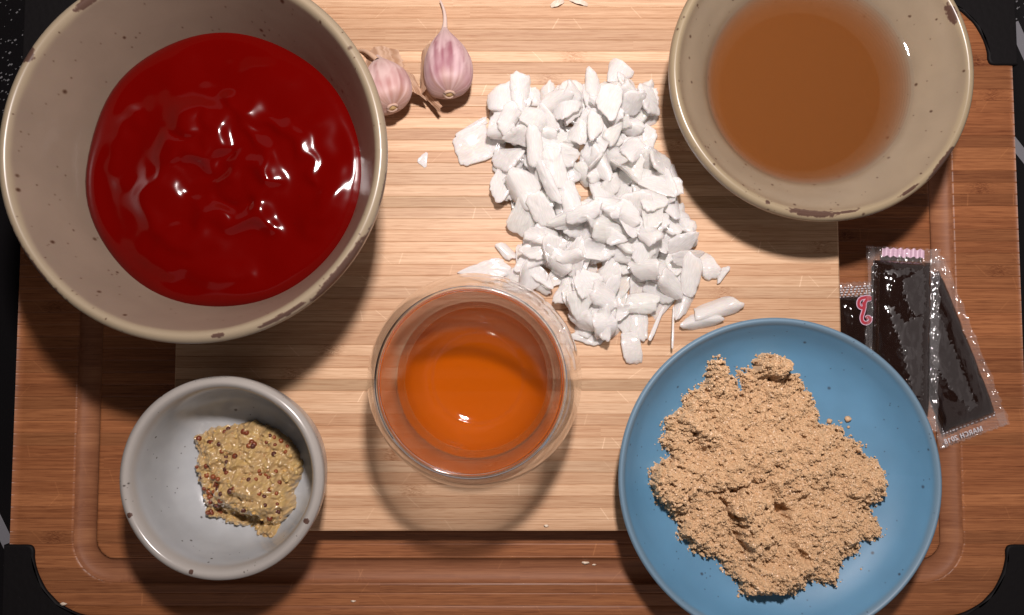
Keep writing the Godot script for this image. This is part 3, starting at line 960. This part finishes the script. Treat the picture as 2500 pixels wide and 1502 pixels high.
# ---------------------------------------------------------------- garlic
func clove(o: Node3D, length: float, wide: float, high: float, seed_: int, pale: Color, deep: Color) -> void:
	var n := noise(seed_, FastNoiseLite.TYPE_SIMPLEX_SMOOTH, 3)
	var girth := smooth(PackedVector2Array([Vector2(0, 0.17), Vector2(0.012, 0.42), Vector2(0.05, 0.72), Vector2(0.13, 0.91), Vector2(0.27, 1.0), Vector2(0.45, 0.96), Vector2(0.60, 0.79), Vector2(0.74, 0.53), Vector2(0.86, 0.28), Vector2(0.94, 0.15), Vector2(1.0, 0.10)]), 4)
	var m := girth.size() - 1
	var body := sheet(64, m, func(u: float, v: float) -> Vector3:
		var g := girth[int(round(v * m))]
		var a := TAU * u
		var ridge := 1.0 + 0.10 * pow(maxf(0.0, cos(a - 2.1)), 14.0) + 0.08 * pow(maxf(0.0, cos(a - 0.9)), 16.0) + 0.09 * pow(maxf(0.0, cos(a - 0.05)), 12.0) + 0.10 * pow(maxf(0.0, cos(a + 2.5)), 8.0) + 0.02 * n.get_noise_3d(cos(a) * 3, sin(a) * 3, g.x * 3)
		var sq := g.y * ridge
		var bend := 0.10 * length * pow(g.x, 2.0)
		return Vector3(cos(a) * wide / 2 * sq, sin(a) * high / 2 * sq * (0.8 if sin(a) < 0 else 1.0) - bend * 0.35, -g.x * length)
	, false, func(u: float, v: float) -> Color:
		var g := girth[int(round(v * m))]
		var a := TAU * u
		var streak := n.get_noise_3d(cos(a) * 9.0, sin(a) * 9.0, g.x * 0.9)
		var blotch := n.get_noise_3d(cos(a) * 1.6 + 5, sin(a) * 1.6, g.x * 2.2)
		var vein := n.get_noise_3d(cos(a) * 26.0, sin(a) * 26.0, g.x * 0.7)
		var torn := 1.0 if g.x > 0.40 + 0.5 * blotch + 0.06 * streak else 0.0 # where the outermost skin is left
		var c := pale.lerp(deep, clampf(0.45 - 0.25 * torn + 0.75 * streak + 0.8 * blotch, 0.0, 1.0))
		c = c.lerp(deep * 0.8, clampf(vein * 1.6 - 0.25, 0.0, 0.45))
		c = c.lerp(Color(0.62, 0.50, 0.44), clampf((g.x - 0.72) * 2.4 + 0.6 * streak, 0.0, 0.7))
		return c.lerp(Color(0.42, 0.24, 0.15), clampf((0.16 - g.x) * 3.0 + 0.5 * streak, 0.0, 0.6)) * 0.86)
	var skin := matte(Color.WHITE, 0.55)
	skin.vertex_color_use_as_albedo = true
	skin.rim_enabled = true
	skin.rim = 0.2
	put(body, "clove_skin", skin, o)
	var ring := PackedVector3Array()
	var radii := []
	for k in 19:
		var a := TAU * k / 18
		ring.append(Vector3(cos(a) * wide * 0.105, sin(a) * high * 0.10 + 0.0, 0.0002))
		radii.append(0.00055 + 0.0003 * n.get_noise_2d(k * 0.9, 3.0))
	put(bar(ring, radii, 8), "root_ring", matte(lin(0.46, 0.31, 0.24), 0.7), o)
	var plug := sheet(20, 5, func(u: float, v: float) -> Vector3:
		return Vector3(cos(TAU * u) * wide * 0.10 * v, sin(TAU * u) * high * 0.095 * v, 0.0003 + 0.0006 * (1.0 - v)))
	put(plug, "root_plate", matte(lin(0.45, 0.30, 0.13), 0.7), o)

func flap(o: Node3D, called: String, a: Vector3, b: Vector3, c: Vector3, d: Vector3, bulge: float, seed_: int, mat: Material) -> void:
	var n := noise(seed_, FastNoiseLite.TYPE_SIMPLEX_SMOOTH, 3)
	var s := sheet(24, 24, func(u: float, v: float) -> Vector3:
		var rag := 0.06 * n.get_noise_2d(u * 5, v * 5 + 3.0)
		var uu := clampf(u, 0, 1) + rag * (0.6 + absf(u - 0.5))
		var vv := v + 0.05 * n.get_noise_2d(u * 6 + 9, v * 4)
		var p := a.lerp(b, uu).lerp(d.lerp(c, uu), vv)
		p.y += bulge * sin(PI * clampf(uu, 0, 1)) + 0.0005 * n.get_noise_2d(u * 1.6, v * 1.6)
		return p
	, false, func(u: float, v: float) -> Color:
		var t := n.get_noise_2d(u * 7.0, v * 0.8)
		return Color(0.60, 0.41, 0.29).lerp(Color(0.40, 0.23, 0.14), clampf(0.4 + t * 1.6, 0, 1)))
	put(s, called, mat, o)

func build_garlic() -> void:
	var paper := matte(Color.WHITE, 0.5)
	paper.vertex_color_use_as_albedo = true
	paper.backlight_enabled = true
	paper.backlight = Color(0.5, 0.5, 0.5)
	var pale_paper := paper.duplicate()
	pale_paper.albedo_color = Color(1, 0.98, 0.96)
	# the larger one, further right
	var r := thing("garlic_clove", "larger unpeeled purple-pink garlic clove with a long dry tip, further from the bowl", "garlic clove", Vector3(-0.0246, 0.0152, -0.1030))
	r.rotation = Vector3(-0.38, 0.10, 0.0)
	clove(r, 0.0365, 0.0186, 0.0178, 61, Color(0.66, 0.46, 0.47), Color(0.32, 0.12, 0.15))
	var tip := PackedVector3Array()
	var rad := []
	for k in 12:
		var t := k / 11.0
		tip.append(Vector3(0.0015 * sin(t * 2.5) - 0.0014 * t, -0.0013 + 0.0050 * t, -0.0345 - 0.0110 * t))
		rad.append(lerpf(0.00135, 0.00045, pow(t, 0.6)))
	put(bar(tip, rad, 10), "dry_tip", matte(lin(0.55, 0.42, 0.36), 0.6), r)
	flap(r, "papery_skin", Vector3(-0.0042, 0.0, -0.0285), Vector3(-0.0105, -0.0058, -0.0275), Vector3(-0.0125, -0.0085, -0.0065), Vector3(-0.0090, -0.0015, -0.0045), 0.0008, 63, paper)
	flap(r, "papery_skin", Vector3(-0.0088, -0.004, -0.0075), Vector3(-0.0118, -0.0085, -0.0085), Vector3(-0.0050, -0.0090, 0.0012), Vector3(-0.0035, -0.0060, 0.0006), 0.0003, 64, pale_paper)
	flap(r, "papery_skin", Vector3(0.0035, 0.0045, -0.0240), Vector3(0.0075, 0.0005, -0.0230), Vector3(0.0092, -0.002, -0.0130), Vector3(0.0088, 0.0025, -0.0125), 0.0008, 67, pale_paper)
	# the smaller one, by the bowl
	var l := thing("garlic_clove", "smaller unpeeled pink garlic clove with a brown papery flap, touching the deep bowl", "garlic clove", Vector3(-0.0468, 0.0146, -0.0978))
	l.rotation = Vector3(-0.42, 0.32, 0.15)
	clove(l, 0.0300, 0.0186, 0.0172, 71, Color(0.68, 0.48, 0.45), Color(0.44, 0.21, 0.20))
	flap(l, "papery_skin", Vector3(-0.0090, -0.0030, -0.0365), Vector3(0.0085, -0.0040, -0.0330), Vector3(0.0095, -0.0010, -0.0150), Vector3(-0.0080, -0.003, -0.0180), 0.0030, 73, paper)
	flap(l, "papery_skin", Vector3(0.0070, 0.0000, -0.0190), Vector3(0.0110, -0.0060, -0.0170), Vector3(0.0125, -0.0080, -0.0035), Vector3(0.0085, -0.0020, -0.0060), 0.0006, 74, paper)
	var fold := PackedVector3Array()
	for k in 10:
		var t := k / 9.0
		fold.append(Vector3(-0.0088 + 0.0088 * t, -0.0008 + 0.0032 * sin(t * 2.0), -0.0360 + 0.0105 * t * t + 0.001 * t))
	put(bar(fold, [0.0005, 0.0006, 0.0006, 0.0007, 0.0007, 0.0008, 0.0009, 0.001, 0.0011, 0.0011], 8), "rolled_skin_edge", matte(lin(0.52, 0.34, 0.23), 0.55), l)

# ---------------------------------------------------------------- onion
const ONION_EDGE := [-11.6, -94.7, -5.8, -107.3, 4.2, -109.0, 15.8, -108.2, 23.3, -110.7, 32.4, -111.5, 39.1, -114.9, 49.0, -113.2, 55.6, -109.9, 59.7, -103.1, 57.1, -93.0, 60.3, -82.9, 64.3, -72.9, 66.7, -62.9, 73.1, -52.9, 76.3, -43.0, 74.5, -36.4, 74.3, -20.0, 66.1, -20.0, 56.2, -11.9, 43.2, -10.2, 28.5, -10.2, 22.0, -16.7, 10.6, -26.6, -0.8, -28.2, 0.8, -39.7, 2.5, -49.6, -2.5, -62.9, -9.1, -66.2, -10.7, -76.2]

# A piece of onion layer: a crooked outline in plan (unit size), bent along x, with softened edges.
func chip(outline: PackedVector2Array, thick: float, bend: float, seed_: int) -> ArrayMesh:
	var n := noise(seed_, FastNoiseLite.TYPE_SIMPLEX_SMOOTH, 2)
	var ring := PackedVector2Array()
	var cut := PackedVector2Array()
	for i in outline.size(): # take the sharpness off the corners
		var a := outline[i]
		var b := outline[(i + 1) % outline.size()]
		cut.append(a.lerp(b, 0.18))
		cut.append(a.lerp(b, 0.82))
	for i in cut.size():
		var a := cut[i]
		var b := cut[(i + 1) % cut.size()]
		for k in 4:
			var p := a.lerp(b, (k + 0.25) / 4.0)
			ring.append(p + Vector2(n.get_noise_2d(p.x * 3, p.y * 3), n.get_noise_2d(p.x * 3 + 40, p.y * 3)) * 0.09)
	var m := ring.size()
	var levels := [[0.0, -1.0], [0.45, -1.0], [0.86, -0.95], [0.97, -0.7], [1.0, -0.2], [0.98, 0.3], [0.92, 0.68], [0.8, 0.9], [0.45, 1.0], [0.0, 1.0]]
	return sheet(m, levels.size() - 1, func(u: float, v: float) -> Vector3:
		var l: Array = levels[int(round(v * (levels.size() - 1)))]
		var p := ring[int(round(u * m)) % m] * float(l[0])
		var y: float = l[1] * thick * 0.5 * (1.0 - 0.25 * p.length_squared()) + bend * (0.35 - p.y * p.y) + bend * 0.25 * p.x * p.x + 0.05 * n.get_noise_2d(p.x * 2, p.y * 2 + 9)
		return Vector3(p.x, y, p.y), true)

func build_onion() -> void:
	var streaks := Image.create(256, 256, false, Image.FORMAT_RGB8)
	var sn := noise(81, FastNoiseLite.TYPE_SIMPLEX_SMOOTH, 2)
	for y in 256:
		for x in 256:
			var t := sn.get_noise_2d(x * 0.015, y * 0.1)
			var g := 0.96 + 0.06 * t
			streaks.set_pixel(x, y, Color(g, g, g))
	var tex := ImageTexture.create_from_image(streaks)
	var mats := []
	for t in [[0.955, 0.905, 0.87], [0.945, 0.895, 0.855], [0.96, 0.915, 0.885], [0.92, 0.88, 0.83]]:
		var m := matte(lin(t[0], t[1], t[2]), 0.13)
		m.albedo_texture = tex
		m.uv1_triplanar = true
		m.uv1_scale = Vector3(0.5, 0.5, 0.5)
		m.transparency = BaseMaterial3D.TRANSPARENCY_ALPHA
		m.albedo_color.a = 0.58
		m.subsurf_scatter_enabled = true
		m.subsurf_scatter_strength = 0.12
		mats.append(m)
	var shapes := []
	for k in 24:
		var o := PackedVector2Array()
		var corners: int = [4, 4, 5, 3, 4, 5][k % 6]
		for i in corners:
			var a := TAU * (i + 0.5) / corners + rng.randf_range(-0.38, 0.38)
			o.append(Vector2(cos(a), sin(a)) * rng.randf_range(0.85, 1.4))
		shapes.append(chip(o, rng.randf_range(0.3, 0.55), rng.randf_range(-0.2, 0.95), 90 + k))
	var sliver := chip(PackedVector2Array([Vector2(-1, -0.8), Vector2(1, -0.5), Vector2(1.1, 0.6), Vector2(-1, 0.8)]), 1.2, 0.1, 120)
	# the loose ones: x, z (mm), half length, half width, thickness factor, turn, shape, label
	var loose := [
		[-16.5, -85.5, 8.2, 7.4, 3.4, 0.55, 1, "broad kite-shaped onion piece lying clear of the heap on the garlic side"],
		[-15.5, -94.5, 6.5, 1.6, 1.4, 0.5, 2, "thin clear onion skin strip behind the kite-shaped piece"],
		[44.8, -117.3, 7.6, 5.8, 3.0, 0.9, 3, "glassy onion piece at the back tip of the heap, toward the cloudy liquid bowl"],
		[-10.2, -35.4, 9.6, 3.9, 3.2, 0.28, 5, "long pale onion piece by the glass rim, left of the heap"],
		[-3.2, -42.8, 5.6, 2.7, 2.6, -0.85, 6, "pointed little onion piece just behind the long one near the glass"],
		[78.2, -35.6, 4.4, 5.6, 3.4, 0.25, 7, "square two-layered onion piece right of the heap"],
		[84.0, -33.0, 2.7, 5.4, 3.0, -0.6, 9, "slanting onion wedge leaning on the square piece right of the heap"],
		[81.5, -18.6, 11.5, 3.9, 3.6, 0.34, 10, "long curved onion piece between the heap and the blue dish"],
		[74.0, -14.4, 8.5, 3.2, 3.0, 0.2, 11, "onion piece under the long curved one, nearest the blue dish"],
		[48.2, -5.0, 3.9, 8.6, 3.0, 0.25, 13, "tail-like onion piece reaching furthest from the heap toward the front"],
		[31.2, -8.4, 7.2, 3.6, 3.2, 0.05, 14, "short squared onion piece at the foot of the heap beside the glass"],
		[-36.2, -80.8, 2.2, 3.0, 0.9, 0.1, 15, "tiny clear onion flake alone near the garlic cloves"],
	]
	for l in loose:
		var o := put(shapes[l[6]], "onion_piece", mats[rng.randi() % 3], self, Vector3(l[0] * 0.001, l[4] * 0.0004, l[1] * 0.001))
		o.basis = Basis(Vector3.UP, l[5]) * Basis.from_scale(Vector3(l[2], l[4] * 1.3, l[3]) * 0.00115)
		tag(o, l[7], "onion piece")
	for l in [[57.6, -13.5, 7.5, 1.2, 1.15, "thick matchstick of onion sticking out of the front of the heap"], [64.2, -11.8, 8.4, 0.7, 1.5, "thinnest onion sliver sticking out of the front of the heap"]]:
		var o := put(sliver, "onion_sliver", mats[0], self, Vector3(l[0] * 0.001, 0.0035, l[1] * 0.001))
		o.basis = Basis(Vector3.UP, l[4]) * Basis(Vector3.BACK, -0.18) * Basis.from_scale(Vector3(l[2], 0.9, l[3]) * 0.001)
		tag(o, l[5], "onion piece")
	# the heap: pieces dropped one by one on what lies there already
	var edge := mm(ONION_EDGE)
	var cell := 0.001
	var wide := 110
	var deep := 125
	var ox := -0.022
	var oz := -0.127
	var ground := PackedFloat32Array()
	ground.resize(wide * deep)
	var at := func(x: float, z: float) -> int:
		return clampi(int((z - oz) / cell), 0, deep - 1) * wide + clampi(int((x - ox) / cell), 0, wide - 1)
	var made := 0
	var tried := 0
	while made < 296:
		tried += 1
		var p := Vector2(rng.randf_range(-0.013, 0.077), rng.randf_range(-0.115, -0.010))
		var bed := tried <= 169 # the lowest pieces cover the board evenly
		if bed:
			p = Vector2(-0.012 + 0.0072 * (tried % 13), -0.114 + 0.0083 * int((tried - 1) / 13.0)) + Vector2(rng.randf_range(-2, 2), rng.randf_range(-2, 2)) * 0.001
		var d := edge_distance(p, edge)
		var a := rng.randf_range(3.8, 7.4) * 0.001
		var b := rng.randf_range(2.5, 4.9) * 0.001
		var late := made > 150
		if made > 185:
			a *= 1.15
			b *= 1.15
		if d < b * 0.45 or not bed and rng.randf() > 0.3 + d / 0.014 * (1.6 if late else 1.0): continue
		made += 1
		var turn := rng.randf() * TAU
		if d < a * 0.9 and rng.randf() < 0.6: # along the edge rather than across it
			turn = rng.randf_range(-0.4, 0.4) + PI / 2
		var thick := rng.randf_range(2.6, 4.4) * 0.001
		var dx := Vector2(cos(turn), -sin(turn))
		var dz := Vector2(sin(turn), cos(turn))
		var hs := []
		for i in range(-2, 3):
			for j in range(-2, 3):
				var q := p + dx * a * i * 0.4 + dz * b * j * 0.4
				hs.append(ground[at.call(q.x, q.y)])
		var px := p + dx * a * 0.7
		var nx := p - dx * a * 0.7
		var pz := p + dz * b * 0.7
		var nz := p - dz * b * 0.7
		var sx: float = clampf((ground[at.call(px.x, px.y)] - ground[at.call(nx.x, nx.y)]) / (1.4 * a), -0.6, 0.6)
		var sz: float = clampf((ground[at.call(pz.x, pz.y)] - ground[at.call(nz.x, nz.y)]) / (1.4 * b), -0.6, 0.6)
		hs.sort()
		var y: float = hs[15] + thick * 0.36
		var tilt_x := atan(sx) * 0.85 + rng.randf_range(-0.3, 0.3)
		var tilt_z := -atan(sz) * 0.85 + rng.randf_range(-0.42, 0.42)
		if hs[15] < 0.001:
			tilt_x *= 0.3
			tilt_z *= 0.3
		var o := put(shapes[rng.randi() % 24], "onion_piece", mats[[0, 1, 2, 0, 1, 2, 3][rng.randi() % 7]], self, Vector3(p.x, y, p.y))
		var up := -1.0 if rng.randf() < 0.3 else 1.0
		o.basis = Basis(Vector3.UP, turn) * Basis(Vector3.BACK, tilt_x) * Basis(Vector3.RIGHT, tilt_z + (PI if up < 0 else 0.0)) * Basis.from_scale(Vector3(a * 1.25, thick * 1.55, b * 1.25))
		var where := ("front" if p.y > -0.045 else "middle" if p.y > -0.082 else "back") + " " + ("left" if p.x < 0.022 else "right" if p.x > 0.045 else "centre")
		var size := "long" if a > 1.9 * b else "broad" if a * b > 0.000032 else "small"
		tag(o, "%s white onion piece %s the %s of the diced heap" % [size, "on top at" if y > 0.0085 else "half buried at" if y > 0.003 else "low down at", where], "onion piece", "diced onion in the heap")
		for i in range(-4, 5):
			for j in range(-4, 5):
				var q := p + dx * a * i * 0.22 + dz * b * j * 0.22
				var c: int = at.call(q.x, q.y)
				var top: float = y + thick * 0.36 + sx * 0.85 * a * i * 0.22 + sz * 0.85 * b * j * 0.22
				ground[c] = clampf(maxf(ground[c], top), 0.0, 0.024)

func build_scraps() -> void:
	var pale := matte(lin(0.7, 0.58, 0.45), 0.5)
	var cn := noise(97)
	for q in [[30.3, 84.6, 1.0, "pale crumb in the front run of the juice groove, between glass and blue dish"], [34.0, 85.4, 0.6, "smaller pale crumb in the front groove, right of another"], [13.5, 66.6, 0.7, "light splinter at the front edge of the pale board, before the glass"], [-65.0, 99.5, 0.6, "pale speck on the reddish board in front of the small grey bowl"], [-183.5, 100.5, 0.9, "white crumb beside the black corner at the front left"]]:
		var on_top: bool = q[1] < 69.0
		var in_groove: bool = q[1] > 82.0 and q[1] < 92.0
		var size: float = q[2] * 0.001
		var bit := sheet(10, 6, func(u: float, v: float) -> Vector3:
			var d := Vector3(cos(TAU * u) * sin(PI * v), cos(PI * v), sin(TAU * u) * sin(PI * v))
			return Vector3(d.x * 1.6, d.y * 0.7, d.z * 0.8) * size * (0.8 + 0.6 * cn.get_noise_3d(d.x * 1.6 + q[0], d.y * 1.6, d.z * 1.6)))
		tag(put(bit, "crumb", pale, self, Vector3(q[0] * 0.001, (0.0 if on_top else BOARD_TOP - (0.0025 if in_groove else 0.0)) + size * 0.5, q[1] * 0.001)), q[3], "crumb")
	var skin := matte(lin(0.62, 0.50, 0.40), 0.5)
	var n := noise(99)
	for s in [[18.7, -145.8, 3.0, 1.2, 0.4, "garlic skin scrap at the back edge of the pale board, left of two"], [27.5, -146.4, 4.0, 1.0, -0.3, "thin curled skin scrap at the back edge of the pale board, right of two"]]:
		var o := put(sheet(10, 6, func(u: float, v: float) -> Vector3:
			return Vector3((u - 0.5) * 2 * s[2], 0.5 + 0.9 * sin(PI * u) + 0.5 * n.get_noise_2d(u * 4, v * 4), (v - 0.5) * 2 * s[3] * (0.5 + sin(PI * u) * 0.6)) * 0.001), "skin_scrap", skin, self, Vector3(s[0] * 0.001, 0.0, s[1] * 0.001))
		o.rotation.y = s[4]
		tag(o, s[5], "skin scrap")
